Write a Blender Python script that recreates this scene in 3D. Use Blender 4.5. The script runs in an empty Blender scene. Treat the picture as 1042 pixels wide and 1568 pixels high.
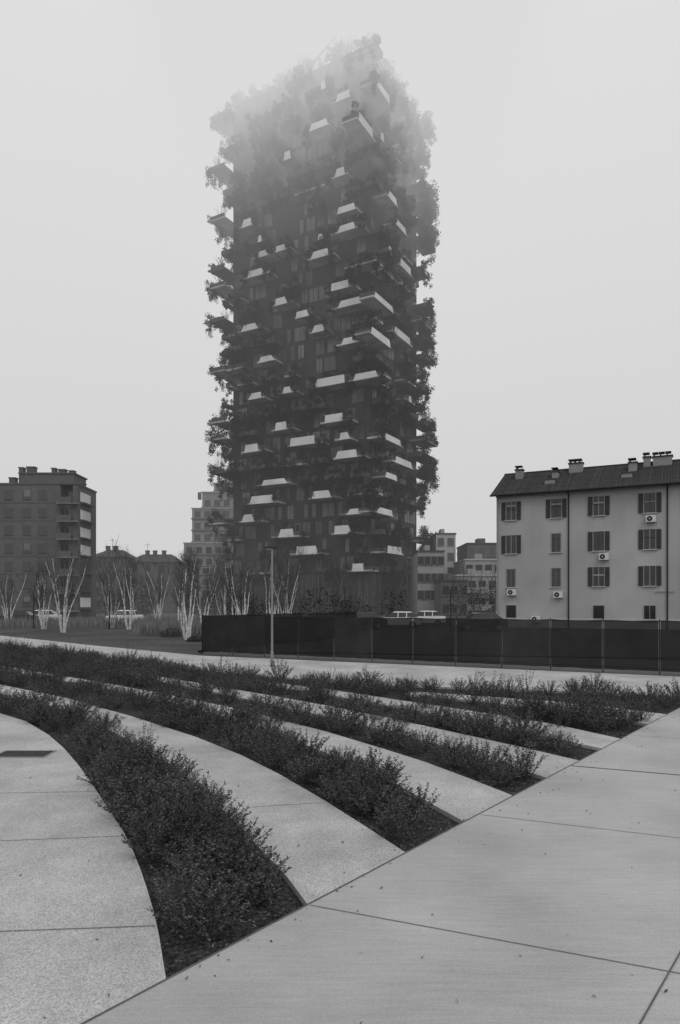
import bpy, math, random
from mathutils import Vector
random.seed(7)
R_=random.random
def U(a,b): return random.uniform(a,b)
scene=bpy.context.scene
scene.view_settings.view_transform='Standard'
scene.view_settings.look='None'
scene.view_settings.exposure=0
COL=scene.collection
CAMH=2.2; F=1045.0; HX=521.0; HY=923.0
# ---- survey helpers: plan position (metres) of points on level ground / at a known range
def G(px,py):
    k=CAMH/(py-HY); return ((px-HX)*k, F*k)
def AT(px,Y): return (px-HX)/F*Y
def ZZ(py,Y): return CAMH+(HY-py)/F*Y

# ---------------- materials
def newmat(name):
    m=bpy.data.materials.new(name); m.use_nodes=True
    nt=m.node_tree; b=nt.nodes['Principled BSDF']; return m,nt,b
def gmat(name,lo,hi,scale=3.0,rough=0.85,bump=0.0,bscale=None,detail=6,spec=0.25,stretch=None,speck=None,big=None,island=None,rnd=None):
    m,nt,b=newmat(name); N=nt.nodes; L=nt.links
    tc=N.new('ShaderNodeTexCoord'); vec=tc.outputs['Object']
    if stretch:
        mp=N.new('ShaderNodeMapping'); mp.inputs['Rotation'].default_value=(0,0,stretch[3]); mp.inputs['Scale'].default_value=stretch[:3]
        L.new(vec,mp.inputs[0]); vec2=mp.outputs[0]
    else: vec2=vec
    n=N.new('ShaderNodeTexNoise'); n.inputs['Scale'].default_value=scale; n.inputs['Detail'].default_value=detail
    n.inputs['Roughness'].default_value=0.65
    L.new(vec2,n.inputs['Vector'])
    mr=N.new('ShaderNodeMapRange'); mr.inputs['From Min'].default_value=0.3; mr.inputs['From Max'].default_value=0.7
    mr.inputs['To Min'].default_value=lo; mr.inputs['To Max'].default_value=hi
    L.new(n.outputs['Fac'],mr.inputs['Value']); cur=mr.outputs[0]
    def mul(a,sock):
        x=N.new('ShaderNodeMath'); x.operation='MULTIPLY'; L.new(a,x.inputs[0]); L.new(sock,x.inputs[1]); return x.outputs[0]
    if big:
        n2=N.new('ShaderNodeTexNoise'); n2.inputs['Scale'].default_value=big[0]; n2.inputs['Detail'].default_value=5
        L.new(vec,n2.inputs['Vector'])
        m2=N.new('ShaderNodeMapRange'); m2.inputs['From Min'].default_value=0.35; m2.inputs['From Max'].default_value=0.65
        m2.inputs['To Min'].default_value=big[1]; m2.inputs['To Max'].default_value=big[2]
        L.new(n2.outputs['Fac'],m2.inputs['Value']); cur=mul(cur,m2.outputs[0])
    if speck:
        v=N.new('ShaderNodeTexVoronoi'); v.inputs['Scale'].default_value=speck[0]; L.new(vec,v.inputs['Vector'])
        bw=N.new('ShaderNodeRGBToBW'); L.new(v.outputs['Color'],bw.inputs[0])
        m3=N.new('ShaderNodeMapRange'); m3.inputs['From Min'].default_value=0.2; m3.inputs['From Max'].default_value=0.8
        m3.inputs['To Min'].default_value=speck[1]; m3.inputs['To Max'].default_value=speck[2]
        L.new(bw.outputs[0],m3.inputs['Value']); cur=mul(cur,m3.outputs[0])
    if island:
        g=N.new('ShaderNodeNewGeometry')
        m4=N.new('ShaderNodeMapRange'); m4.inputs['To Min'].default_value=island[0]; m4.inputs['To Max'].default_value=island[1]
        L.new(g.outputs['Random Per Island'],m4.inputs['Value']); cur=mul(cur,m4.outputs[0])
    if rnd:
        g=N.new('ShaderNodeObjectInfo')
        m5=N.new('ShaderNodeMapRange'); m5.inputs['To Min'].default_value=rnd[0]; m5.inputs['To Max'].default_value=rnd[1]
        L.new(g.outputs['Random'],m5.inputs['Value']); cur=mul(cur,m5.outputs[0])
    cc=N.new('ShaderNodeCombineColor')
    for i in range(3): L.new(cur,cc.inputs[i])
    L.new(cc.outputs[0],b.inputs['Base Color'])
    b.inputs['Roughness'].default_value=rough
    b.inputs['Specular IOR Level'].default_value=spec
    if bump>0:
        bn=N.new('ShaderNodeTexNoise'); bn.inputs['Scale'].default_value=bscale or scale*4; bn.inputs['Detail'].default_value=4
        L.new(vec2,bn.inputs['Vector'])
        bp=N.new('ShaderNodeBump'); bp.inputs['Strength'].default_value=bump; bp.inputs['Distance'].default_value=0.02
        L.new(bn.outputs['Fac'],bp.inputs['Height']); L.new(bp.outputs[0],b.inputs['Normal'])
    return m
M_brush=gmat('brushed_concrete',0.37,0.44,2.0,0.8,0.2,4.0,stretch=(1.0,14.0,1.0,0.42),big=(0.6,0.80,1.07),speck=(200,0.88,1.1))
M_agg=gmat('aggregate_concrete',0.40,0.49,3.0,0.85,0.4,90,big=(0.7,0.78,1.08),speck=(110,0.72,1.2))
M_joint=gmat('joint_seal',0.08,0.13,6,0.9)
M_soil=gmat('mulch_soil',0.015,0.04,14,0.95,1.0,40,speck=(45,0.4,1.9))
M_lawn=gmat('lawn_grass',0.05,0.09,2.2,0.95,0.8,30,big=(0.2,0.7,1.2),speck=(25,0.6,1.4))
M_ground=gmat('ground_far',0.08,0.12,0.3,0.95)
M_asph=gmat('asphalt',0.05,0.07,2,0.9,0.3,60)
M_shrub=gmat('shrub_leaf',0.04,0.075,6,0.6,spec=0.25,island=(0.25,2.3),rnd=(0.7,1.3))
M_twig=gmat('twig_bark',0.05,0.08,20,0.9)
M_chip=gmat('mulch_chip',0.05,0.09,10,0.9,island=(0.3,2.6))
M_birch=gmat('birch_bark',0.58,0.75,3,0.7,stretch=(6,6,2,0),speck=(9,0.6,1.1))
M_twigd=gmat('twig_dark',0.08,0.13,5,0.9)
M_reed=gmat('reed_grass',0.16,0.22,1,0.9,island=(0.6,1.4))
M_tleaf=gmat('balcony_foliage',0.016,0.028,1,0.8,spec=0.1,island=(0.5,1.6),rnd=(0.6,1.4))
M_twall=gmat('tower_wall',0.025,0.045,0.4,0.8,spec=0.1,big=(0.15,0.8,1.3))
M_tglass=gmat('tower_glass',0.03,0.10,0.23,0.3,spec=0.4,island=(0.4,2.0))
M_tframe=gmat('tower_frame',0.08,0.12,1,0.6)
M_white=gmat('balcony_white',0.72,0.82,0.5,0.7,big=(0.2,0.75,1.0))
M_edge=gmat('balcony_slab_edge',0.34,0.5,0.4,0.8,big=(0.25,0.4,1.15))
M_grey=gmat('balcony_grey',0.045,0.10,0.3,0.8,spec=.1)
M_grey2=gmat('painted_grey',0.12,0.2,0.4,0.7)
M_slat=gmat('slat_dark',0.03,0.06,1.5,0.8,spec=.1,island=(0.6,1.8))
M_plaster=gmat('house_plaster',0.40,0.46,0.5,0.9,0.1,20,big=(0.16,0.82,1.05),stretch=(1.5,1.5,0.25,0))
M_tile=gmat('roof_tile',0.035,0.07,3.5,0.85,0.5,8,island=(0.7,1.3))
M_shut=gmat('shutter_wood',0.05,0.075,3,0.7)
M_glass=gmat('window_glass',0.02,0.04,1,0.12,spec=0.6)
M_frame=gmat('window_frame',0.3,0.4,3,0.6)
M_trim=gmat('stone_trim',0.42,0.52,2,0.85)
M_dmetal=gmat('dark_metal',0.02,0.035,5,0.7,spec=0.2)
M_lmetal=gmat('galvanised_metal',0.2,0.28,5,0.5,spec=0.4)
M_plastic=gmat('white_plastic',0.6,0.7,3,0.5)
M_brickd=gmat('dark_brick',0.095,0.125,1.2,0.9,0.1,20,big=(0.1,0.85,1.1))
M_bgwall=gmat('bg_plaster',0.24,0.30,0.5,0.9,big=(0.1,0.85,1.1))
M_bglight=gmat('bg_plaster_light',0.34,0.4,0.5,0.9)
M_bgdark=gmat('bg_dark',0.08,0.11,0.7,0.9)
M_carw=gmat('car_paint_white',0.7,0.75,1,0.25,spec=0.5)
M_card=gmat('car_paint_dark',0.04,0.05,1,0.25,spec=0.5)
M_tyre=gmat('tyre',0.02,0.03,5,0.9)
def cloth():
    m,nt,b=newmat('fence_cloth'); N=nt.nodes; L=nt.links
    tc=N.new('ShaderNodeTexCoord'); n=N.new('ShaderNodeTexNoise'); n.inputs['Scale'].default_value=1.3; n.inputs['Detail'].default_value=5
    L.new(tc.outputs['Object'],n.inputs['Vector'])
    mr=N.new('ShaderNodeMapRange'); mr.inputs['To Min'].default_value=0.012; mr.inputs['To Max'].default_value=0.045; L.new(n.outputs['Fac'],mr.inputs['Value'])
    g=N.new('ShaderNodeNewGeometry'); m4=N.new('ShaderNodeMapRange'); m4.inputs['To Min'].default_value=0.75; m4.inputs['To Max'].default_value=1.4
    L.new(g.outputs['Random Per Island'],m4.inputs['Value'])
    x=N.new('ShaderNodeMath'); x.operation='MULTIPLY'; L.new(mr.outputs[0],x.inputs[0]); L.new(m4.outputs[0],x.inputs[1])
    cc=N.new('ShaderNodeCombineColor')
    for i in range(3): L.new(x.outputs[0],cc.inputs[i])
    L.new(cc.outputs[0],b.inputs['Base Color']); b.inputs['Roughness'].default_value=0.9; b.inputs['Specular IOR Level'].default_value=0.1
    t=N.new('ShaderNodeBsdfTransparent'); mx=N.new('ShaderNodeMixShader'); mx.inputs[0].default_value=0.09
    L.new(b.outputs[0],mx.inputs[1]); L.new(t.outputs[0],mx.inputs[2]); L.new(mx.outputs[0],N['Material Output'].inputs['Surface'])
    return m
M_cloth=cloth()

# ---------------- mesh builder
class MB:
    def __init__(s): s.V=[]; s.F=[]; s.M=[]; s.mats=[]
    def mi(s,m):
        if m not in s.mats: s.mats.append(m)
        return s.mats.index(m)
    def obox(s,o,a,b,c,m):
        o=Vector(o);a=Vector(a);b=Vector(b);c=Vector(c); i=len(s.V)
        if a.cross(b).dot(c)<0: a,b=b,a
        for q in (o,o+a,o+a+b,o+b,o+c,o+a+c,o+a+b+c,o+b+c): s.V.append(tuple(q))
        k=s.mi(m)
        for f in ((0,3,2,1),(4,5,6,7),(0,1,5,4),(1,2,6,5),(2,3,7,6),(3,0,4,7)):
            s.F.append(tuple(i+j for j in f)); s.M.append(k)
    def box(s,x0,x1,y0,y1,z0,z1,m): s.obox((x0,y0,z0),(x1-x0,0,0),(0,y1-y0,0),(0,0,z1-z0),m)
    def poly(s,pts,m):
        i=len(s.V); s.V+= [tuple(p) for p in pts]; s.F.append(tuple(range(i,i+len(pts)))); s.M.append(s.mi(m))
    def hexa(s,P,m):
        i=len(s.V); s.V+=[tuple(p) for p in P]; k=s.mi(m)
        for f in ((0,3,2,1),(4,5,6,7),(0,1,5,4),(1,2,6,5),(2,3,7,6),(3,0,4,7)):
            s.F.append(tuple(i+j for j in f)); s.M.append(k)
    def prism(s,pts,z0,z1,m):
        a=sum(pts[i][0]*pts[(i+1)%len(pts)][1]-pts[(i+1)%len(pts)][0]*pts[i][1] for i in range(len(pts)))
        if a<0: pts=pts[::-1]
        n=len(pts); i=len(s.V); k=s.mi(m)
        s.V+=[(p[0],p[1],z0) for p in pts]+[(p[0],p[1],z1) for p in pts]
        s.F.append(tuple(range(i+n,i+2*n))); s.M.append(k)
        for j in range(n):
            q=(j+1)%n; s.F.append((i+j,i+q,i+n+q,i+n+j)); s.M.append(k)
    def tube(s,pts,rad,m,sides=5,cap=False):
        k=s.mi(m); base=len(s.V); n=len(pts)
        P=[Vector(p) for p in pts]
        for j,p in enumerate(P):
            d=(P[min(j+1,n-1)]-P[max(j-1,0)])
            d=d.normalized() if d.length>1e-9 else Vector((0,0,1))
            r=Vector((1,0,0)) if abs(d.x)<0.8 else Vector((0,1,0))
            a=d.cross(r).normalized(); b=d.cross(a)
            for q in range(sides):
                t=2*math.pi*q/sides; s.V.append(tuple(p+(a*math.cos(t)+b*math.sin(t))*rad[j]))
        for j in range(n-1):
            for q in range(sides):
                q2=(q+1)%sides
                s.F.append((base+j*sides+q,base+j*sides+q2,base+(j+1)*sides+q2,base+(j+1)*sides+q)); s.M.append(k)
        if cap:
            s.F.append(tuple(base+(n-1)*sides+q for q in range(sides))); s.M.append(k)
            s.F.append(tuple(base+q for q in reversed(range(sides)))); s.M.append(k)
    def leaf(s,p,d,l,w,m):
        d=Vector(d).normalized(); r=Vector((U(-1,1),U(-1,1),U(-1,1))); a=d.cross(r)
        if a.length<1e-4: a=Vector((1,0,0))
        a=a.normalized()*w*0.5; p=Vector(p); i=len(s.V)
        s.V+=[tuple(p),tuple(p+d*l*0.5+a),tuple(p+d*l),tuple(p+d*l*0.5-a)]
        s.F.append((i,i+1,i+2,i+3)); s.M.append(s.mi(m))
    def mesh(s,name,smooth=False):
        me=bpy.data.meshes.new(name); me.from_pydata(s.V,[],s.F)
        for m in s.mats: me.materials.append(m)
        me.polygons.foreach_set('material_index',s.M)
        if smooth: me.polygons.foreach_set('use_smooth',[True]*len(s.F))
        me.update(); return me
    def obj(s,name,parent=None,loc=(0,0,0),smooth=False):
        o=bpy.data.objects.new(name,s.mesh(name,smooth)); COL.objects.link(o); o.location=loc
        if parent: o.parent=parent
        return o
def empty(name,loc=(0,0,0)):
    e=bpy.data.objects.new(name,None); e.empty_display_size=0.5; e.location=loc; COL.objects.link(e); return e
def inst(me,name,parent,loc,sc=1,rz=0,tilt=(0,0)):
    o=bpy.data.objects.new(name,me); COL.objects.link(o); o.parent=parent; o.location=loc
    o.scale=(sc,sc,sc) if not isinstance(sc,tuple) else sc; o.rotation_euler=(tilt[0],tilt[1],rz); return o

# ================= GROUND =================
b=MB(); b.poly([(-2500,-2500,-0.16),(2500,-2500,-0.16),(2500,2500,-0.16),(-2500,2500,-0.16)],M_ground); b.obj('ground')
edgepx=[(255,1500),(480,1388),(620,1305),(712,1258),(785,1218),(832,1190),(878,1163),(915,1145),(942,1130),(985,1108),(1015,1093),(1078,1064)]
A0=Vector(G(255,1500)); A1=Vector(G(1078,1064)); ed=(A1-A0).normalized()
def onedge(p):
    p=Vector(p); return tuple(A0+ed*((p-A0).dot(ed)))
E=[onedge(G(*p)) for p in edgepx]
K=E[-1]
topz=[(1042,1066),(850,1058),(600,1049),(450,1039),(310,1026),(150,1005),(0,990),(-150,982),(-320,976)]
T=[G(*p) for p in topz]
leftc=[(-420,1052),(-250,1064),(-120,1076),(0,1092),(40,1104),(75,1125),(98,1145),(118,1168),(135,1191),(152,1216),(172,1246),(190,1274),(204,1302),(216,1332),(227,1365),(237,1400),(244,1432),(250,1470)]
LC=[G(*p) for p in leftc]
zone=E+T+LC
b=MB(); b.poly([(p[0],p[1],-0.05) for p in zone],M_soil); b.obj('planting_bed_soil')
back=tuple(A0-ed*9)
b=MB(); b.prism([back,E[0]]+E[1:]+[(24,14.0),(24,-6)],-0.12,0.0,M_brush); b.obj('concrete_path')
b=MB(); b.prism([back,E[0]]+LC[::-1]+[(-34,15.5),(-34,-6)],-0.12,0.0,M_agg); b.obj('curved_pavement')
upp=[(-320,958),(-150,965),(0,973),(150,989),(310,1004)]
UP=[G(*p) for p in upp]
b=MB(); b.prism([K,(24,14.0),(24,15.2)]+[G(1042,1036)]+UP[::-1]+T[::-1],-0.12,0.0,M_agg); b.obj('far_footpath')
W={}
W[2]=[(480,1388),(620,1305),(560,1265),(500,1227),(430,1186),(370,1156),(300,1128),(200,1096),(100,1068),(0,1048),(-150,1028),
      (-150,1040),(0,1062),(100,1086),(150,1108),(200,1134),(260,1170),(300,1200),(350,1248),(400,1300),(440,1342)]
W[3]=[(712,1258),(785,1218),(720,1192),(650,1166),(580,1144),(500,1120),(430,1102),(350,1082),(240,1060),(140,1042),(0,1019),(-120,1005),
      (-120,1009),(0,1025),(140,1050),(240,1069),(330,1094),(430,1127),(520,1160),(600,1196),(660,1230)]
W[4]=[(832,1190),(878,1163),(800,1144),(700,1122),(600,1100),(500,1080),(400,1062),(295,1044),(200,1029),
      (200,1034),(295,1053),(400,1075),(500,1097),(600,1121),(700,1147),(770,1169)]
W[5]=[(915,1145),(942,1130),(860,1111),(800,1100),(700,1085),(600,1070),(500,1055),(400,1042),
      (400,1047),(500,1063),(600,1081),(700,1101),(800,1121),(860,1133)]
W[6]=[(985,1108),(1015,1093),(930,1082),(850,1074),(700,1063),(620,1058),
      (620,1062),(700,1070),(850,1087),(930,1099)]
polys=[]
for k in sorted(W):
    pts=[G(*p) for p in W[k]]; pts[0]=onedge(pts[0]); pts[1]=onedge(pts[1])
    polys.append(pts)
    b=MB(); b.prism(pts,-0.10,-0.001,M_agg); b.obj('paving_strip')
def strip(mb,p,q,w,z,m):
    p=Vector(p);q=Vector(q); d=(q-p).normalized(); n=Vector((-d.y,d.x))*w/2
    mb.poly([(*(p-n),z),(*(q-n),z),(*(q+n),z),(*(p+n),z)],m)
b=MB()
strip(b,back,A1,0.015,0.004,M_joint)
jd=Vector((0.925,-0.379)); nrm=Vector((ed.y,-ed.x))
s0=(Vector(G(480,1388))-A0).dot(ed)
for i in range(-3,6):
    p=A0+ed*(s0+2.7*i)+nrm*0.02; L_=22
    q=p+jd*L_
    if q.x>23.5: q=p+jd*((23.5-p.x)/jd.x)
    strip(b,p,q,0.008 if i!=2 else 0.03,0.0045,M_joint)
jp=Vector(G(1016,1505))
strip(b,jp-ed*8,jp+ed*14,0.010,0.0055,M_joint)
for (p,q) in (((-200,1434),(238,1418)),((-200,1296),(193,1280)),((-200,1218),(148,1212)),((385,1236),(508,1228)),):
    strip(b,G(*p),G(*q),0.008,0.0045,M_joint)
b.obj('paving_joints')
b=MB(); gx,gy=G(38,1155)
b.box(gx-.36,gx+.36,gy-.2,gy+.2,0.002,0.006,M_dmetal)
for i in range(12): b.box(gx-.33+i*.056,gx-.305+i*.056,gy-.17,gy+.17,0.007,0.014,M_shut)
for (x0,x1,y0,y1) in ((-.38,.38,-.22,-.2),(-.38,.38,.2,.22),(-.38,-.36,-.2,.2),(.36,.38,-.2,.2)): b.box(gx+x0,gx+x1,gy+y0,gy+y1,0.001,0.012,M_lmetal)
b.obj('drain_grate')
b=MB(); b.prism([UP[-1]]+[(-6.6,31.5),(-3,70),(-90,70),(-90,60)]+UP[:-1],-0.15,-0.02,M_lawn); b.obj('lawn')
b=MB(); b.poly([(-2.8,32,-0.1),(60,18,-0.1),(60,112,-0.1),(-90,112,-0.1),(-90,70.1,-0.1),(-2.8,70.1,-0.1)],M_asph); b.obj('road')

# ================= SHRUBS =================
def shrub_mesh(seed,h=0.36,r=0.30,stems=32,leaves=30):
    random.seed(seed); b=MB()
    for s in range(stems):
        a=U(0,6.283); q=math.sqrt(R_()); lean=q*r
        hh=h*(1.05-0.45*q*q)*U(0.66,1.2); bx,by=math.cos(a)*lean*0.25,math.sin(a)*lean*0.25
        tip=Vector((math.cos(a)*lean*1.15,math.sin(a)*lean*1.15,hh))
        p0=Vector((bx,by,0)); mid=(p0+tip)/2+Vector((U(-.03,.03),U(-.03,.03),U(0.0,.05)))
        b.tube([p0,mid,tip],[0.004,0.003,0.0012],M_twig,3)
        for l in range(leaves):
            t=0.22+0.78*(l/leaves)**0.8
            p=(p0*(1-t)**2+mid*2*t*(1-t)+tip*t*t)
            d=Vector((U(-1,1),U(-1,1),U(-0.25,0.95)))
            b.leaf(p,d,U(.022,.042),U(.008,.015),M_shrub)
    return b.mesh('shrub_clump')
SH=[shrub_mesh(100+i) for i in range(6)]
SH.append(shrub_mesh(120,0.52,0.22,14,34)); SH.append(shrub_mesh(121,0.46,0.34,18,30))
def pip(x,y,P):
    c=False; n=len(P); j=n-1
    for i in range(n):
        xi,yi=P[i]; xj,yj=P[j]
        if (yi>y)!=(yj>y) and x<(xj-xi)*(y-yi)/(yj-yi)+xi: c=not c
        j=i
    return c
def dist(x,y,P):
    m=1e9; n=len(P)
    for i in range(n):
        ax,ay=P[i]; bx,by=P[(i+1)%n]; dx,dy=bx-ax,by-ay
        t=max(0,min(1,((x-ax)*dx+(y-ay)*dy)/(dx*dx+dy*dy+1e-12)))
        m=min(m,math.hypot(x-ax-dx*t,y-ay-dy*t))
    return m
random.seed(11)
par=empty('shrub_planting')
y=3.6; cnt=0
while y<42:
    st=0.235 if y<9 else (0.35 if y<13 else 0.50)
    xlo=max(-30,-0.5*y-5); x=xlo
    while x<13:
        px_,py_=x+U(-.35,.35)*st,y+U(-.35,.35)*st
        if pip(px_,py_,zone):
            de=(Vector((px_,py_))-A0).dot(nrm)*-1
            dz=dist(px_,py_,zone)
            ok = de>0.22+.12*R_() and dz>0.13 and not any(pip(px_,py_,P) for P in polys)
            if ok:
                dp=min(dist(px_,py_,P) for P in polys)
                ok = dp>(0.12 if py_<11 else 0.06)
            elif py_>12 and dz>.2 and R_()<0.16: ok=True   # shrubs sprawling over the narrow far strips
            if ok and py_>11 and R_()<0.12: ok=False
            if ok:
                sc=U(0.68,1.12)
                if py_>12: sc*=U(.85,1.4)
                me=SH[random.randrange(6)] if R_()<0.9 else SH[random.randrange(6,8)]
                inst(me,'shrub_clump',par,(px_,py_,-0.05),(sc*1.05,sc*1.05,sc*U(.75,1.15)),U(0,6.28),(U(-.12,.12),U(-.12,.12))); cnt+=1
        x+=st
    y+=st
print('shrubs',cnt)
b=MB(); n=0
while n<9000:
    x,y=U(-7,5),3.6+U(0,1)**1.5*10
    if pip(x,y,zone) and not any(pip(x,y,P) for P in polys):
        b.leaf((x,y,-0.047+U(0,.02)),(U(-1,1),U(-1,1),U(-.1,.35)),U(.015,.045),U(.008,.02),M_chip); n+=1
b.obj('bark_mulch')
b=MB()
for i in range(260):
    t=U(0,12); o=abs(random.gauss(0,0.2)); p=A0+ed*t+nrm*(o if R_()<.6 else -o)
    if R_()<.35: p=Vector((U(-4,4),U(3.3,9)))
    if pip(p.x,p.y,zone) and not any(pip(p.x,p.y,P) for P in polys): continue
    b.leaf((p.x,p.y,0.008),(U(-1,1),U(-1,1),U(0,.15)),U(.012,.035),U(.008,.018),M_chip)
b.obj('leaf_litter')

# ================= FENCE =================
f0=Vector(G(310,998)); f1=Vector(G(1042,1030)); fd=(f1-f0).normalized(); fn=Vector((fd.y,-fd.x))
FH=1.65; pw=(f1-f0).length/11.35
fen=empty('construction_fence'); c=MB(); p=MB()
random.seed(5)
def run(o,d,n,nn):
    for i in range(n):
        a=o+d*pw*i
        cols=6
        k=len(c.V)
        for j in range(cols+1):
            q=a+d*(0.03+(pw-0.06)*j/cols)+nn*(U(-.012,.012)); sag=0.03*math.sin(math.pi*j/cols)+U(0,.012)
            c.V+=[(q.x,q.y,0.0+U(0,.02)),(q.x+nn.x*U(-.02,.02),q.y+nn.y*U(-.02,.02),FH*0.5),(q.x,q.y,FH-sag)]
        for j in range(cols):
            for r in range(2):
                s=k+j*3+r; c.F.append((s,s+3,s+4,s+1)); c.M.append(c.mi(M_cloth))
        p.tube([(a.x,a.y,-0.1),(a.x,a.y,FH+0.03)],[.018,.018],M_dmetal,6,True)
        for z in (0.09,FH-0.05):
            q=a+d*pw; m_=nn*-0.03
            p.tube([(a.x+m_.x,a.y+m_.y,z),(q.x+m_.x,q.y+m_.y,z)],[.013,.013],M_dmetal,5)
run(f0,fd,18,fn); run(f0,-fn,9,-fd)
c.obj('cloth',fen); p.obj('posts',fen)

# ================= LAMPS =================
def lamp(x,y,h,name='street_lamp',m=M_lmetal,r=0.045,head=.24):
    e=empty(name,(x,y,0)); b=MB()
    b.tube([(0,0,-0.1),(0,0,0.5),(0,0,0.52),(0,0,h)],[r*1.35,r*1.35,r,r*0.8],m,10,True)
    b.tube([(0,0,0),(0,0,0.03)],[r*2.6,r*2.6],m,10,True); b.obj('pole',e,smooth=False)
    b=MB(); b.obox((-head,-.07,h-.0),(head*1.7,0,0),(0,.14,0),(0,0,.05),M_dmetal)
    b.obox((-head*.8,-.05,h-.02),(head*.9,0,0),(0,.1,0),(0,0,.018),M_plastic)
    b.obj('luminaire',e)
lx,ly=G(417,1020); lamp(lx,ly,ZZ(840,ly),r=.04)
for (px,Y,pt) in ((52,60,905),(168,58,907),(490,62,905),(690,60,903),(528,66,900),(388,64,888)):
    lamp(AT(px,Y),Y,ZZ(pt,Y),m=M_dmetal,r=0.05,head=.3)

# ================= BIRCHES =================
def branch(b,p,d,l,r,m,lev,seg=4,md=None,spread=.75,up=0.14):
    pts=[Vector(p)]; d=Vector(d).normalized()
    for i in range(seg):
        d=(d+Vector((U(-.13,.13),U(-.13,.13),U(0,up)))).normalized(); pts.append(pts[-1]+d*l/seg)
    rad=[r*(1-0.72*i/seg) for i in range(seg+1)]
    b.tube(pts,rad,m if r>0.026 else (md or m),5 if r>.02 else 3)
    if lev>0:
        n=13 if (lev>1 and md) else 5
        for k in range(n):
            t=U(.25,1)**.8; i=min(int(t*seg),seg-1); q=pts[i].lerp(pts[i+1],t*seg-i)
            a=U(0,6.28); dd=(d*1.0+Vector((math.cos(a),math.sin(a),U(.0,.6)))*spread)
            branch(b,q,dd,(l*U(.18,.36) if lev>1 else l*U(.4,.7)) if md else l*U(.28,.45),max(r*0.3,0.014 if md else .007),m,lev-1,3,md,spread,up)
def birch(x,y,h,stems,seed,name='birch_tree'):
    random.seed(seed); b=MB()
    for s in range(stems):
        a=s*6.283/stems+U(-.5,.5); ln=U(.04,.22)
        branch(b,(math.cos(a)*.14,math.sin(a)*.14,-0.05),(math.cos(a)*ln,math.sin(a)*ln,1),h*U(.6,.95),U(.05,.078),M_birch,2,7,M_twigd,.55,.10)
    return b.obj(name,None,(x,y,0))
for i,(px,Y,pt,st) in enumerate(((13,66,862,5),(68,58,856,6),(97,51,850,7),(172,60,858,6),(198,57,856,6),(243,66,864,5),(287,41,852,7),(278,58,864,4),(312,56,856,6),(374,50,848,7),(415,56,852,5),(438,50,848,7),(426,60,858,5),(-40,55,855,6),(345,70,864,4),(362,60,860,5))):
    birch(AT(px,Y),Y,(ZZ(pt,Y))*1.06,st,300+i)
random.seed(31); b=MB()
for i in range(9000):
    Y=U(57,69); x=U(-58,-9)
    if R_()<.15: Y=U(45,50); x=U(-14,-9)
    h=U(.5,1.15); b.leaf((x,Y,-.02),(U(-.25,.25),U(-.25,.25),1),h,.05,M_reed)
b.obj('ornamental_grass')
b=MB()
for (cx,cy,r,h) in ((AT(262,44),44,.7,.7),(AT(300,39),39,.5,.35),(AT(255,50),50,.8,.5)):
    for i in range(900):
        a=U(0,6.28); q=R_()**.5*r; z=U(0,1)*h*(1-(q/r)**2*.7)
        b.leaf((cx+math.cos(a)*q,cy+math.sin(a)*q,z),(U(-1,1),U(-1,1),U(-.2,1)),.12,.04,M_shrub)
b.obj('low_shrubs')

# ================= CARS =================
def car(x,y,rz,paint,name='parked_car',l=4.2,h=1.48):
    e=empty(name,(x,y,-0.1)); e.rotation_euler=(0,0,rz)
    prof=[(-l/2,.35),(-l/2+.03,.72),(-l/2+.25,.86),(-l*.27,.93),(l*.40,.98),(l/2-.04,.86),(l/2,.45),(l/2-.1,.28),(-l/2+.1,.25)]
    b=MB()
    def ext(P,w0,w1,m,zt=None):
        n=len(P); i=len(b.V)
        ww=lambda z:(w0 if (zt is None or z<zt) else w1)
        b.V.extend([(q[0],-ww(q[1]),q[1]) for q in P]+[(q[0],ww(q[1]),q[1]) for q in P]); kk=b.mi(m)
        b.F.append(tuple(range(i,i+n))); b.M.append(kk); b.F.append(tuple(reversed(range(i+n,i+2*n)))); b.M.append(kk)
        for j in range(n):
            q=(j+1)%n; b.F.append((i+j,i+n+j,i+n+q,i+q)); b.M.append(kk)
    ext(prof,.86,.86,paint)
    ext([(-l*.27,.92),(-l*.13,h-.06),(l*.27,h-.06),(l*.42,.94)],.80,.66,M_glass,1.2)
    ext([(-l*.145,h-.08),(-l*.10,h-.01),(0,h+.02),(l*.22,h-.01),(l*.285,h-.08)],.68,.60,paint,h-.05)
    for px in (-l*.02,l*.17):
        for sgn in (-1,1): b.obox((px,sgn*.80-(0.01 if sgn>0 else 0.0),.94),(.07,0,0),(0,sgn*.012,0),(0,-sgn*.135,h-1.02),paint)
    b.obj('body',e)
    b=MB()
    for wx in (-l*.31,l*.31):
        for sgn in (-1,1):
            b.tube([(wx,sgn*.70,.31),(wx,sgn*.88,.31)],[.31,.31],M_tyre,16,True)
            b.tube([(wx,sgn*.881,.31),(wx,sgn*.89,.31)],[.2,.2],M_lmetal,12,True)
    b.obj('wheels',e)
    b=MB()
    for sgn in (-1,1):
        b.obox((-l/2-.01,sgn*.62-.15,.64),(.05,0,0),(0,.3,0),(0,0,.12),M_plastic)
        b.obox((l/2-.04,sgn*.66-.12,.66),(.05,0,0),(0,.24,0),(0,0,.16),M_card)
    b.obj('lights',e)
for (px,Y,rz,m) in ((64,78,0.1,M_carw),(192,76,1.1,M_carw),(480,58,0.3,M_card),(612,64,-.2,M_carw),(652,70,-.2,M_carw),(735,56,.1,M_card),(25,74,.1,M_card),(555,60,0.1,M_card)):
    car(AT(px,Y),Y,rz,m)

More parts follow.
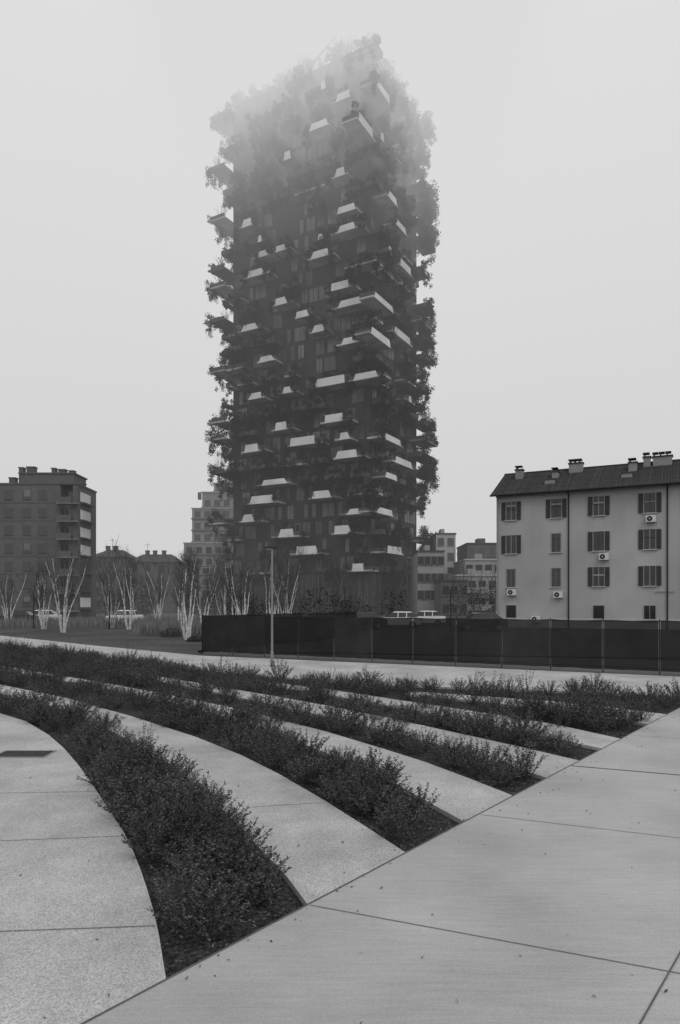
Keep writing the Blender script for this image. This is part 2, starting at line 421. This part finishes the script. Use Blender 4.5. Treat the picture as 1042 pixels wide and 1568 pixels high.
# ================= HOUSE (right) =================
H0=Vector((14.9,65.0,-.1)); hd=Vector((.894,-.447,0)).normalized(); hn=Vector((hd.y,-hd.x,0))
hb=-hn
HL=34.0; HD=10.6; HZ=12.5
hs=empty('apartment_house')
def hp(t,o,z): return H0+hd*t+hn*o+Vector((0,0,z))
b=MB(); b.obox(hp(0,0,0),hd*HL,hb*HD,(0,0,HZ+.1),M_plaster)
for t in (0.0,HL-0.02):
    b.poly([hp(t,0,HZ+.1),hp(t,-HD,HZ+.1),hp(t,-HD/2,HZ+2.75)],M_plaster)
b.obox(hp(-.03,.04,0),hd*(HL+.06),hb*.035,(0,0,.9),M_trim)
b.obox(hp(-.05,.06,HZ-.22),hd*(HL+.1),hb*.055,(0,0,.2),M_trim)
b.obj('walls',hs)
b=MB(); ridge=HZ+2.85; ov=.65
nc=22
for side in (0,1):
    for i in range(nc):
        f0_,f1_=i/nc,(i+1)/nc
        def pt(t,f,l):
            o=ov-(ov+HD/2)*f if side==0 else -HD-ov+(ov+HD/2)*f
            return hp(t,o,HZ-.12+(ridge-HZ+.12)*f+l)
        b.poly([pt(-.45,f0_,.06),pt(HL+.4,f0_,.06),pt(HL+.4,f1_,.02),pt(-.45,f1_,.02)],M_tile)
        b.poly([pt(-.45,f0_,.0),pt(HL+.4,f0_,.0),pt(HL+.4,f0_,.06),pt(-.45,f0_,.06)],M_tile)
    if side==0:
        t=-.4
        while t<HL+.35:
            b.tube([hp(t,ov,HZ-.05),hp(t,-HD/2,ridge+.05)],[.055,.055],M_tile,4); t+=.24
b.poly([hp(-.42,ov,HZ-.13),hp(HL+.38,ov,HZ-.13),hp(HL+.38,0,HZ-.02),hp(-.42,0,HZ-.02)],M_shut)
b.tube([hp(-.45,-HD/2,ridge+.05),hp(HL+.4,-HD/2,ridge+.05)],[.12,.12],M_tile,8,True)
b.tube([hp(-.45,ov+.07,HZ-.1),hp(HL+.4,ov+.07,HZ-.1)],[.09,.09],M_dmetal,8,True)
b.obj('roof',hs)
wb=MB(); sb=MB(); random.seed(9)
cols=[1.39,5.49,9.15,13.3,16.7,20.6,24.4,28.4,32.0]
rows=[10.0,6.85,3.68,0.55]
for ci,t in enumerate(cols):
    for ri,z in enumerate(rows):
        hgt=1.7; w=.9
        if ri==3: hgt=1.25; z+=.15
        z+=.1
        narrow=(ci==1 and ri in(1,2)) or (ci==0 and ri==2)
        if ci==1 and ri==3: continue
        closed=narrow or (ci>4 and R_()<.2)
        if narrow: w=.8
        wb.obox(hp(t-w/2,.004,z),hd*w,hn*.01,(0,0,hgt),M_glass)
        for s_ in (-w/2-.06,w/2): wb.obox(hp(t+s_,.003,z-.02),hd*.06,hn*.05,(0,0,hgt+.08),M_frame)
        wb.obox(hp(t-w/2,.003,z+hgt),hd*w,hn*.05,(0,0,.06),M_frame)
        wb.obox(hp(t-.025,.016,z),hd*.05,hn*.02,(0,0,hgt),M_frame if R_()<.5 else M_shut)
        wb.obox(hp(t-w/2-.15,.003,z-.09),hd*(w+.3),hn*.14,(0,0,.07),M_trim)
        if ri==3:
            for k in range(6): sb.tube([hp(t-w/2+.08+k*w/6,.09,z),hp(t-w/2+.08+k*w/6,.09,z+hgt)],[.012,.012],M_dmetal,4)
            continue
        if closed:
            for s_ in (-w/2,0.01):
                sb.obox(hp(t+s_,.04,z+.01),hd*(w/2-.015),hn*.035,(0,0,hgt-.02),M_grey2)
                for k in range(14): sb.obox(hp(t+s_+.05,.076,z+.08+k*.115),hd*(w/2-.11),hn*.02,(0,0,.05),M_shut)
        else:
            for s_ in (-w/2-.06-w*.44,w/2+.06):
                sb.obox(hp(t+s_,.045,z),hd*(w*.44),hn*.035,(0,0,hgt),M_shut)
                for k in range(14): sb.obox(hp(t+s_+.05,.081,z+.08+k*.115),hd*(w*.44-.1),hn*.02,(0,0,.05),M_shut)
            if R_()<.5: sb.tube([hp(t-w/2,.12,z+1.0),hp(t+w/2,.12,z+1.0)],[.015,.015],M_dmetal,4)
            if R_()<.6: wb.obox(hp(t-w/2+.02,.015,z+hgt*U(.45,.8)),hd*(w-.04),hn*.006,(0,0,.12),M_frame)
wb.obj('windows',hs); sb.obj('shutters',hs)
b=MB()
for t in (6.58,14.67,23.0):
    b.tube([hp(t,.1,0),hp(t,.1,HZ-.5),hp(t,ov,HZ-.12)],[.06,.06,.06],M_dmetal,6)
b.tube([hp(.15,.07,0),hp(.15,.07,HZ-.3)],[.03,.03],M_lmetal,5)
b.tube([hp(15.2,.07,3.2),hp(15.2,.07,3.25),hp(13.7,.07,3.25)],[.03]*3,M_lmetal,5)
b.obj('drainpipes',hs)
def ac(t,z):
    b=MB(); b.obox(hp(t,.12,z),hd*.8,hn*.32,(0,0,.58),M_plastic)
    c=hp(t+.3,.445,z+.29); b.tube([c,c+hn*.02],[.22,.22],M_dmetal,14,True)
    b.tube([c+hn*.021,c+hn*.03],[.06,.06],M_plastic,8,True)
    for q in (.1,.65): b.obox(hp(t+q,.0,z-.06),hd*.05,hn*.42,(0,0,.05),M_lmetal)
    b.tube([hp(t+.8,.08,z+.3),hp(t+.95,.06,z-.4)],[.02,.02],M_plastic,5)
    b.obj('air_conditioner',hs)
for t,z in ((13.0,9.25),(9.2,6.1),(5.3,2.75),(3.3,.5),(1.1,3.0)): ac(t,z)
b=MB()
def chim(t,o,w,d,h,two=1):
    z0=HZ+(ov-o)/(ov+HD/2)*(ridge-HZ)-0.5
    b.obox(hp(t,o,z0),hd*w,-hn*d,(0,0,h+.5),M_bgwall)
    b.obox(hp(t-.08,o+.08,z0+h+.502),hd*(w+.16),-hn*(d+.16),(0,0,.1),M_tile)
    for k in range(two):
        for j in (0,1): b.obox(hp(t+.05+k*w/two,o-.05-j*(d-.25),z0+h+.602),hd*.12,-hn*.15,(0,0,.25),M_bgdark)
        b.obox(hp(t-.05+k*w/two,o+.04,z0+h+.853),hd*(w/two-.03),-hn*(d+.08),(0,0,.09),M_tile)
chim(1.0,-3.6,.7,.7,.9); chim(4.6,-3.0,.6,.8,.6); chim(6.0,-4.2,1.25,.8,.9,3); chim(11.4,-3.2,.7,.9,.8); chim(12.6,-4.2,.6,.8,.9)
chim(13.4,-4.2,1.6,.8,.85,3); chim(18.5,-4,.8,.8,1.); chim(24,-4,1.5,.8,1.,3)
b.obj('chimneys',hs)
b=MB()
for (t,o) in ((4.2,-1.5),(10.9,-1.6)):
    z0=HZ+(ov-o)/(ov+HD/2)*(ridge-HZ); b.obox(hp(t,o,z0-.2),hd*.9,-hn*1.0,(0,0,.55),M_bgwall); b.obox(hp(t-.05,o+.05,z0+.353),hd*1.0,-hn*1.1,(0,0,.06),M_tile)
b.tube([hp(16,-5.2,ridge),hp(16,-5.2,ridge+1.9)],[.02,.02],M_dmetal,4)
for k in range(5): b.tube([hp(15.7,-5.2,ridge+1.2+k*.15),hp(16.3,-5.2,ridge+1.2+k*.15)],[.01,.01],M_dmetal,3)
b.obj('dormers_and_aerial',hs)

# ================= GENERIC BACKGROUND BLOCKS =================
def winrow(mb,xs,z,y,w,h,glass=M_glass,fr=M_frame,sill=True):
    for x in xs:
        mb.box(x-w/2,x+w/2,y-.03,y-.002,z,z+h,glass)
        mb.box(x-w/2-.07,x-w/2,y-.08,y-.002,z,z+h,fr); mb.box(x+w/2,x+w/2+.07,y-.08,y-.002,z,z+h,fr)
        if sill: mb.box(x-w/2-.12,x+w/2+.12,y-.16,y-.002,z-.12,z-.003,fr)
Y=108; e=empty('brick_apartment_block')
xr=AT(119,Y); xl=AT(-170,Y); zt=ZZ(742,Y); DP=8.3; b=MB()
xlog0,xlog1=AT(93,Y),AT(112,Y)
b.box(xl,xlog0,Y,Y+DP,-.1,zt,M_brickd); b.box(xlog0,xlog1,Y+1.6,Y+DP,-.1,zt-.5,M_bgdark); b.box(xlog1,xr,Y,Y+DP,-.1,zt,M_brickd)
b.box(xl-.1,xr+.12,Y-.12,Y+DP+.1,zt,zt+.25,M_bgdark)
b.box(AT(22,Y),AT(106,Y),Y+2,Y+DP-1,zt+.25,ZZ(722,Y),M_brickd); b.box(AT(20,Y),AT(108,Y),Y+1.8,Y+DP-.8,ZZ(722,Y),ZZ(722,Y)+.2,M_bgdark)
b.obj('walls',e)
b=MB()
for (px,w,pt) in ((19,.7,711),(34,1.3,710),(70,.6,712),(83,1.1,714),(98,.8,716),(115,.6,736),(5,1.,727)):
    z0=ZZ(722,Y)+.2 if 22<px<106 else zt+.25
    b.box(AT(px,Y)-w/2,AT(px,Y)+w/2,Y+3,Y+4,z0,ZZ(pt,Y),M_bgdark); b.box(AT(px,Y)-w/2-.1,AT(px,Y)+w/2+.1,Y+2.9,Y+4.1,ZZ(pt,Y)+.002,ZZ(pt,Y)+.15,M_brickd)
b.obj('chimneys',e)
b=MB(); fl=2.82
random.seed(3)
for k in range(7):
    z=zt-2.2-fl*k
    winrow(b,[AT(p_,Y) for p_ in (-140,-110,-80,-50,-20,14,42,66)],z,Y,1.15,1.35,fr=M_brickd)
    for p_ in (-110,-20,14,42,66):
        if R_()<.4: b.box(AT(p_,Y)-.5,AT(p_,Y)+.5,Y-.05,Y-.032,z+U(.3,.9),z+1.33,M_grey2)
    b.box(xl,xlog0,Y-.05,Y-.003,z-.75,z-.55,M_bgdark)
    b.box(xlog0+.3,xlog1-.2,Y+1.55,Y+1.595,z-.6,z+1.3,M_glass)
    b.box(xlog0-.3,xr+.5,Y-1.1,Y-.02,z-1.0,z-.8,M_grey2)
    b.box(xlog0-.3,xlog1+.1,Y-1.1,Y-1.04,z-.798,z+.1,M_brickd)
    b.box(xr+.004,xr+.06,Y+1.2,Y+5.6,z-.3,z+1.25,M_white if k not in (4,5) else M_glass)  # white panels paint bright sky into the side windows
    b.box(xr+.004,xr+.7,Y+1.0,Y+5.8,z-.6,z-.4,M_bgdark)
b.obj('windows_and_balconies',e)
random.seed(21)
def lowhouse(x0,x1,Y,h,rh,name,wall=M_bgdark):
    e=empty(name); b=MB(); b.box(x0,x1,Y,Y+10,-.1,h,wall); b.obj('walls',e)
    b=MB(); b.poly([(x0-.4,Y-.5,h-.1),(x1+.4,Y-.5,h-.1),(x1-2,Y+5,h+rh),(x0+2,Y+5,h+rh)],M_tile)
    b.poly([(x0-.4,Y-.5,h-.1),(x0+2,Y+5,h+rh),(x0-.4,Y+10.5,h-.1)],M_tile); b.poly([(x1+.4,Y-.5,h-.1),(x1+.4,Y+10.5,h-.1),(x1-2,Y+5,h+rh)],M_tile)
    b.poly([(x0-.4,Y+10.5,h-.1),(x0+2,Y+5,h+rh),(x1-2,Y+5,h+rh),(x1+.4,Y+10.5,h-.1)],M_tile)
    for k in range(3):
        x=U(x0+2,x1-2); b.box(x-.4,x+.4,Y+3,Y+3.8,h,h+rh+.6,M_bgdark); b.box(x-.5,x+.5,Y+2.9,Y+3.9,h+rh+.602,h+rh+.75,M_tile)
    b.tube([(x0+3,Y+5,h),(x0+3,Y+5,h+rh+2.6)],[.04,.04],M_dmetal,4); b.tube([(x0+2.3,Y+5,h+rh+2.2),(x0+3.7,Y+5,h+rh+2.2)],[.03,.03],M_dmetal,4)
    b.obj('roof',e); b=MB()
    n=int((x1-x0)/3)
    for r in range(int(h/3)): winrow(b,[x0+1.5+3*i for i in range(n)],h-2.2-3*r,Y,1.1,1.5,fr=M_bgdark)
    b.obj('windows',e)
Y=150
lowhouse(AT(140,Y),AT(192,Y),Y,ZZ(852,Y),1.8,'town_house'); lowhouse(AT(188,Y),AT(262,Y),Y+4,ZZ(860,Y+4),2.0,'town_house',M_brickd)
Y=175; e=empty('terraced_apartment_building'); b=MB(); w=MB()
steps=[(-.1,ZZ(870,Y),262,0),(ZZ(870,Y),ZZ(832,Y),282,0),(ZZ(832,Y),ZZ(778,Y),293,1.2),(ZZ(778,Y),ZZ(752,Y),307,2.4),(ZZ(752,Y),ZZ(737,Y),324,3.6)]
for z0,z1,px,o in steps:
    b.box(AT(px,Y),AT(470,Y),Y+o,Y+22,z0,z1,M_bglight)
    b.box(AT(px,Y)-.25,AT(470,Y),Y+o-.3,Y+22,z1-.001+.003,z1+.22,M_white)
    z=z0+.8
    while z<z1-1.2:
        x=AT(px,Y)+1.4
        while x<AT(400,Y):
            w.box(x-.75,x+.75,Y+o-.04,Y+o-.003,z,z+1.6,M_glass); x+=2.5
        w.box(AT(px,Y)-.15,AT(460,Y),Y+o-.5,Y+o-.045,z-.55,z-.2,M_grey2)
        z+=3.0
b.obj('walls',e); w.obj('windows_and_bands',e)
b=MB()
for px in (328,334,309,297):
    b.box(AT(px,Y),AT(px,Y)+.8,Y+5,Y+6,ZZ(760,Y),ZZ(731 if px>320 else 749,Y),M_grey2)
b.obj('roof_vents',e)
def slab(name,p0,p1,pt,Y,wall,nw,balc=True,fl=3.0,dep=12):
    e=empty(name); b=MB(); x0,x1,zt=AT(p0,Y),AT(p1,Y),ZZ(pt,Y); b.box(x0,x1,Y,Y+dep,-.1,zt,wall)
    b.box(x0-.15,x1+.15,Y-.2,Y+dep+.15,zt,zt+.25,M_bglight if balc else M_tile)
    b.box(x0+(x1-x0)*.35,x0+(x1-x0)*.55,Y+3,Y+6,zt+.25,zt+1.4,wall)
    b.obj('walls',e); b=MB(); z=zt-2.3
    while z>0:
        winrow(b,[x0+(i+.5)*(x1-x0)/nw for i in range(nw)],z,Y,1.2,1.5,fr=M_grey2,sill=not balc)
        if balc:
            b.box(x0+.3,x1-.3,Y-1.2,Y-.17,z-.62,z-.5,M_bglight); b.box(x0+.3,x1-.3,Y-1.2,Y-1.12,z-.498,z+.35,wall)
        z-=fl
    b.obj('windows_and_balconies',e)
slab('terraced_flats',700,762,882,118,M_bgwall,4); slab('terraced_flats',712,770,858,126,M_bgwall,4); slab('terraced_flats',716,775,833,136,M_bgdark,4,False)
slab('white_apartment_block',668,698,818,140,M_bglight,2,False); slab('apartment_block',640,680,845,120,M_bgwall,4,False)
slab('apartment_block',676,716,890,112,M_bgdark,3,False)
random.seed(77); b=MB()
for i in range(95):
    if i<60: x,Y=U(-75,-12),U(112,135)
    elif i<72: x,Y=U(16,30),U(95,105)
    else: x,Y=U(-14,9),U(80,104)
    h=U(4,8) if i<72 else U(2.5,6)
    branch(b,(x,Y,-.1),(U(-.1,.1),U(-.1,.1),1),h,.12,M_twigd,2,4)
    for k in range(150):
        a=U(0,6.28); q=R_()**.5*U(.8,2.2); b.leaf((x+math.cos(a)*q,Y+math.sin(a)*q,U(.0,.7)*h),(U(-1,1),U(-1,1),U(-.5,1)),.4,.18,M_tleaf)
b.obj('distant_trees')

# ================= TOWER =================
tw=empty('vertical_forest_tower'); NF=29; FZ=4.5; FHT=3.5
C=Vector((5.5,127.0,0)); Ld=Vector((-.869,.494,0)).normalized(); Rd=Vector((Ld.y,-Ld.x,0))
LL=32.0; RL=22.0; ZT=FZ+NF*FHT; Z=Vector((0,0,1))
faces=[(C,Ld,LL,-Rd),(C,Rd,RL,-Ld),(C+Ld*LL,Rd,RL,Ld),(C+Rd*RL,Ld,LL,Rd)]
b=MB(); b.obox(C+Vector((0,0,-.1)),Ld*LL,Rd*RL,(0,0,ZT+.1),M_twall)
b.obox(C+Ld*6+Rd*5+Vector((0,0,ZT)),Ld*16,Rd*11,(0,0,3.2),M_twall)
b.obj('core_walls',tw)
random.seed(42)
b=MB()
for fi,(o,al,ln,n) in enumerate(faces):
    for k in range(NF):
        z=FZ+k*FHT+.35; s=U(.3,1.2)
        while s<ln-1.5:
            w=random.choice((.9,1.4,1.9,2.6)); w=min(w,ln-s-.3)
            if R_()<.72:
                b.obox(o+al*s+n*.01+Vector((0,0,z)),al*w,n*.03,(0,0,2.6),M_tglass)
                b.obox(o+al*(s-.07)+n*.01+Vector((0,0,z-.05)),al*.07,n*.09,(0,0,2.7),M_tframe if R_()<.5 else M_twall)
                if w>1.2: b.obox(o+al*(s+w*.5)+n*.041+Vector((0,0,z)),al*.06,n*.04,(0,0,2.6),M_twall)
            s+=w+U(.2,1.6)
b.obj('windows',tw)
def clump(seed,r,h,n,l,hang=0.0,nc=8):
    random.seed(seed); b=MB()
    cs=[(U(-r,r)*.75,U(-r,r)*.5,U(-hang,h),U(.3,.66)) for _ in range(nc)]
    for i in range(n):
        c_=random.choice(cs); v=Vector((random.gauss(0,1),random.gauss(0,1),random.gauss(0,1))).normalized()*c_[3]*R_()**.4
        b.leaf((c_[0]+v.x,c_[1]+v.y,c_[2]+v.z),(U(-1,1),U(-1,1),U(-1,1)),l*U(.6,1.3),l*.6,M_tleaf)
    return b.mesh('foliage_clump')
CL=[clump(500+i,1.2,1.3,380,.29,.5) for i in range(4)]+[clump(510+i,.8,.5,330,.28,2.3) for i in range(3)]
def btree(seed,h,leafy):
    random.seed(seed); b=MB()
    branch(b,(0,0,0),(U(-.1,.1),U(-.1,.1),1),h*.8,.07,M_twigd,2,4)
    for k in range(5):
        a=U(0,6.28); branch(b,(0,0,h*.2),(math.cos(a)*.5,math.sin(a)*.5,1),h*.7,.06,M_twigd,2,4)
    if leafy:
        for i in range(leafy):
            v=Vector((random.gauss(0,1),random.gauss(0,1),random.gauss(0,1))).normalized()*R_()**.4
            b.leaf((v.x*h*.3,v.y*h*.3,h*.58+v.z*h*.38),(U(-1,1),U(-1,1),U(-1,1)),.3,.18,M_tleaf)
    return b.mesh('balcony_tree')
BT=[btree(600,4.4,0),btree(601,3.8,0),btree(602,4.0,400),btree(603,3.3,360),btree(604,3.6,460),btree(605,4.2,60)]
occ={}
random.seed(43)
bal=MB()
def free(fi,k,s0,s1):
    for a,b_ in occ.get((fi,k),[]):
        if s0<b_+.4 and s1>a-.4: return False
    return True
def fol(p,s,i0=0,i1=7): inst(CL[random.randrange(i0,i1)],'foliage',tw,p,s,U(0,6.28))
def balcony(fi,k,s0,s1,dep,bright,panel=None,dens=1.0,big=1.0):
    o,al,ln,n=faces[fi]; z=FZ+k*FHT-.1+fi*.012; occ.setdefault((fi,k),[]).append((s0,s1))
    dep+=fi*.013
    m=M_edge if bright else M_grey
    bal.obox(o+al*s0+n*(-.02)+Z*z,al*(s1-s0),n*(dep+.02),Z*.34,m)
    ph=U(.45,.8)
    bal.obox(o+al*s0+n*(dep-.12)+Z*(z+.342),al*(s1-s0),n*.11,Z*ph,M_grey)
    for s in (s0+.003,s1-.103): bal.obox(o+al*s+n*.05+Z*(z+.342),al*.1,n*(dep-.175),Z*ph,M_grey)
    pa=None
    if panel:
        a,c=panel; hh=U(1.0,1.6); sl=min(.6,(c-a)*.2); q=o+Z*(z+.05)+n*(dep+.0)
        sa,sc_=sl*U(.1,1.3),sl*U(.1,1.3)
        bal.hexa([q+al*a,q+al*c,q+al*c+n*.05,q+al*a+n*.05,q+al*(a+sa)+Z*hh,q+al*(c-sc_)+Z*hh,q+al*(c-sc_)+Z*hh+n*.05,q+al*(a+sa)+Z*hh+n*.05],M_white)
        pa=panel
    s=s0+U(0,.6)
    while s<s1:
        q=o+al*s+n*(dep-U(.3,.8))
        if pa and pa[0]-.2<s<pa[1]+.2:
            if R_()<.75: fol(q-n*.2+Z*(z+2.0),U(.45,.8),0,4)
        else:
            if R_()<.97*dens:
                lowhang=R_()<.7
                fol(q+n*(.5 if lowhang else .1)+Z*(z+(U(.2,.7) if lowhang else U(1.1,1.5))),(U(.7,1.15) if lowhang else U(.6,.95))*big)
            if R_()<.42*dens: fol(q+n*.5+Z*(z-.1),U(.7,1.15)*big,4,7)
        s+=U(.85,1.4)
    if R_()<(.45 if pa else .85):
        s=U(s0+.3,s1-.3); inst(random.choice(BT),'balcony_tree',tw,o+al*s+n*(dep-.7)+Z*(z+.5),U(.6,.95),U(0,6.28))
def facept(fi,px,py,off=3.0):
    o,al,ln,n=faces[fi]; u=(px-HX)/F; d=Vector((u,1,0))
    t=(o.dot(n)+off)/d.dot(n); P=d*t; return (P-o).dot(al),ZZ(py,t),t
listL=[(488,210,30),(378,342,16),(403,390,16),(430,383,14),(489,392,28),(392,428,26),(430,474,20),(463,491,20),(382,515,26),(487,520,20),(520,508,38),(521,445,28),(530,318,28),(530,346,28),(535,475,36),(535,538,26),(505,582,46),(408,569,24),(440,600,14),(390,604,20),(430,655,18),(511,638,28),(463,682,38),(385,692,22),(420,747,40),(530,702,34),(492,772,30),(455,778,28),(400,782,36),(550,797,38),(525,832,26),(438,837,24),(470,866,34),(548,865,18),(528,668,16),(525,160,22),(560,598,38),(380,812,20),(520,262,16)]
listR=[(592,165,30),(570,215,40),(602,300,14),(592,478,36),(617,522,24),(594,545,50),(620,710,28),(605,862,22),(602,670,26),(590,797,24),(615,365,16),(622,405,16),(600,740,18)]
for fi,lst in ((0,listL),(1,listR)):
    for (px,py,w) in lst:
        s,z,t=facept(fi,px,py-4); o,al,ln,n=faces[fi]
        k=round((z-FZ)/FHT)
        if k<1 or k>=NF: continue
        s2,_,_=facept(fi,px+w/2,py); s1,_,_=facept(fi,px-w/2,py); a,c_=min(s1,s2),max(s1,s2)
        if c_-a>(5.5 if k>22 else 8): c_=a+(5.5 if k>22 else 8)
        e0,e1=U(.1,1.8),U(.1,1.8)
        if free(fi,k,a,c_): balcony(fi,k,a-e0,c_+e1,2.9,True,(a,c_))
for k in range(1,NF):
    if k%3==1 or k in (9,18):
        balcony(2,k,-2.9,U(3,7),U(3.2,4.2),R_()<.5,None,1.0,1.15)
        inst(random.choice((BT[0],BT[1],BT[5],BT[0])),'balcony_tree',tw,C+Ld*(LL+2.6)-Rd*U(-1,2)+Z*(FZ+k*FHT+.3),U(.8,1.05),U(0,6.28))
    elif R_()<.5: balcony(2,k,-2.0,U(2,5),U(1.0,1.8),False,None,1.0,.9)
    if (k*5)%7 in (0,1,3,5) and free(1,k,RL-5,RL+3.8):
        balcony(1,k,RL-U(2,5),RL+U(2.0,3.8),U(2.8,3.4),R_()<.3,None,1.0,1.15)
    if R_()<.3 and free(0,k,-3,3): balcony(0,k,-2.8,U(2,4),2.9,R_()<.5)
for fi,(o,al,ln,n) in enumerate(faces):
    pr=(.74,.74,.25,.42)[fi]
    for k in range(1,NF):
        s=U(-.3,2)
        while s<ln-1.5:
            l=U(2.5,7); e=min(s+l,ln)
            if R_()<pr and free(fi,k,s,e):
                pn=None
                if R_()<.14: a=U(s,s+l*.4); pn=(a,min(a+U(.8,2.0),e))
                balcony(fi,k,s,e,U(1.8,3.0),R_()<.2,pn,.97)
            s+=l+U(.5,2.2)
bal.obj('balconies',tw)
for fi,(o,al,ln,n) in enumerate(faces):
    s=0
    while s<ln:
        fol(o+al*s-n*U(0,1.5)+Z*(ZT+U(-.3,.8)),U(.9,1.5))
        if R_()<.55: inst(random.choice(BT[2:]),'roof_tree',tw,o+al*s-n*U(.3,2)+Z*ZT,U(.7,1.0),U(0,6.28))
        s+=1.1
b=MB()
q=C+Ld*12+Rd*2+Vector((0,0,ZT)); b.tube([q,q+Vector((0,0,3.5))],[.35,.3],M_grey2,8,True)
b.tube([q+Vector((-1.5,0,2.5)),q+Vector((3.2,-1,7.2))],[.3,.15],M_grey2,6,True); b.tube([q+Vector((3.2,-1,7.2)),q+Vector((3.2,-1,9))],[.08,.06],M_grey2,5,True)
b.obj('roof_crane',tw)
b=MB()
for fi,(o,al,ln,n) in enumerate(faces):
    s=-1.5
    while s<ln+1.5:
        b.obox(o+al*s+n*1.5-Z*.1,al*.32,n*U(.06,.14),Z*7.6,M_slat); s+=.46
    b.obox(o-al*1.4+n*1.2-Z*.1,al*(ln+2.8),n*.2,Z*7.3,M_twall)
b.obj('slatted_base',tw)

# ================= FOG =================
def fogbox(x0,x1,y0,y1,z0,z1,hetero,SKYC,base):
    m=bpy.data.materials.new('fog_'+('high' if hetero else 'low')); m.use_nodes=True; nt=m.node_tree; N=nt.nodes; L=nt.links
    N.remove(N['Principled BSDF']); out=N['Material Output']
    a=N.new('ShaderNodeVolumeAbsorption'); a.inputs['Color'].default_value=(0,0,0,1)
    e=N.new('ShaderNodeEmission'); e.inputs['Color'].default_value=(1,1,1,1)  # fog glows sky-grey, emission in place of scattered daylight
    add=N.new('ShaderNodeAddShader'); L.new(a.outputs[0],add.inputs[0]); L.new(e.outputs[0],add.inputs[1]); L.new(add.outputs[0],out.inputs['Volume'])
    if hetero:
        g=N.new('ShaderNodeNewGeometry'); sp=N.new('ShaderNodeSeparateXYZ'); L.new(g.outputs['Position'],sp.inputs[0])
        def mth(op,x,y):
            q=N.new('ShaderNodeMath'); q.operation=op
            for i,v in enumerate((x,y)):
                if v is None: continue
                if isinstance(v,(int,float)): q.inputs[i].default_value=v
                else: L.new(v,q.inputs[i])
            return q.outputs[0]
        t=mth('DIVIDE',mth('SUBTRACT',sp.outputs[2],80.0),10.5)
        ex=mth('MULTIPLY',mth('EXPONENT',t,None),0.0075)
        dn=mth('MINIMUM',mth('ADD',ex,base),0.12)
        L.new(dn,a.inputs['Density']); L.new(mth('MULTIPLY',dn,SKYC),e.inputs['Strength'])
        m.cycles.volume_step_rate=0.8
    else:
        a.inputs['Density'].default_value=base; e.inputs['Strength'].default_value=base*SKYC
    b=MB(); b.box(x0,x1,y0,y1,z0,z1,m); b.obj('fog_bank')
fogbox(-90,90,76,260,-.6,39.9,False,.60,.0011)
fogbox(-34,34,92,168,40,122,True,.71,.0011)

# ================= WORLD / LIGHT =================
w=bpy.data.worlds.new('World'); scene.world=w; w.use_nodes=True; nt=w.node_tree; N=nt.nodes; L=nt.links
bg=N['Background']; bg.inputs['Strength'].default_value=0.1
sky=N.new('ShaderNodeTexSky'); sky.sky_type='NISHITA'; sky.sun_disc=False; sky.sun_elevation=math.radians(50); sky.sun_rotation=math.radians(150)
bw=N.new('ShaderNodeRGBToBW'); L.new(sky.outputs[0],bw.inputs[0])
mn=N.new('ShaderNodeMath'); mn.operation='MINIMUM'; L.new(bw.outputs[0],mn.inputs[0]); mn.inputs[1].default_value=12
mu=N.new('ShaderNodeMath'); mu.operation='MULTIPLY'; L.new(mn.outputs[0],mu.inputs[0]); mu.inputs[1].default_value=0.04
tc=N.new('ShaderNodeTexCoord'); sp=N.new('ShaderNodeSeparateXYZ'); L.new(tc.outputs['Generated'],sp.inputs[0])
mr=N.new('ShaderNodeMapRange'); mr.inputs['From Min'].default_value=0.0; mr.inputs['From Max'].default_value=0.65; mr.inputs['To Min'].default_value=6.2; mr.inputs['To Max'].default_value=7.3
L.new(sp.outputs[2],mr.inputs['Value'])
ad=N.new('ShaderNodeMath'); ad.operation='ADD'; L.new(mu.outputs[0],ad.inputs[0]); L.new(mr.outputs[0],ad.inputs[1])
cc=N.new('ShaderNodeCombineColor')
for i in range(3): L.new(ad.outputs[0],cc.inputs[i])
L.new(cc.outputs[0],bg.inputs['Color'])
sd=bpy.data.lights.new('sun','SUN'); sd.energy=0.75; sd.angle=math.radians(30); sd.color=(1,1,1)
so=bpy.data.objects.new('sun',sd); COL.objects.link(so); so.rotation_euler=(math.radians(40),0,math.radians(30))
cam=bpy.data.cameras.new('camera'); co=bpy.data.objects.new('camera',cam); COL.objects.link(co)
cam.sensor_width=36; cam.sensor_fit='AUTO'; cam.lens=24; cam.shift_y=139/1568; cam.clip_end=6000; cam.clip_start=.05
co.location=(0,0,CAMH); co.rotation_euler=(math.radians(90),0,0); scene.camera=co
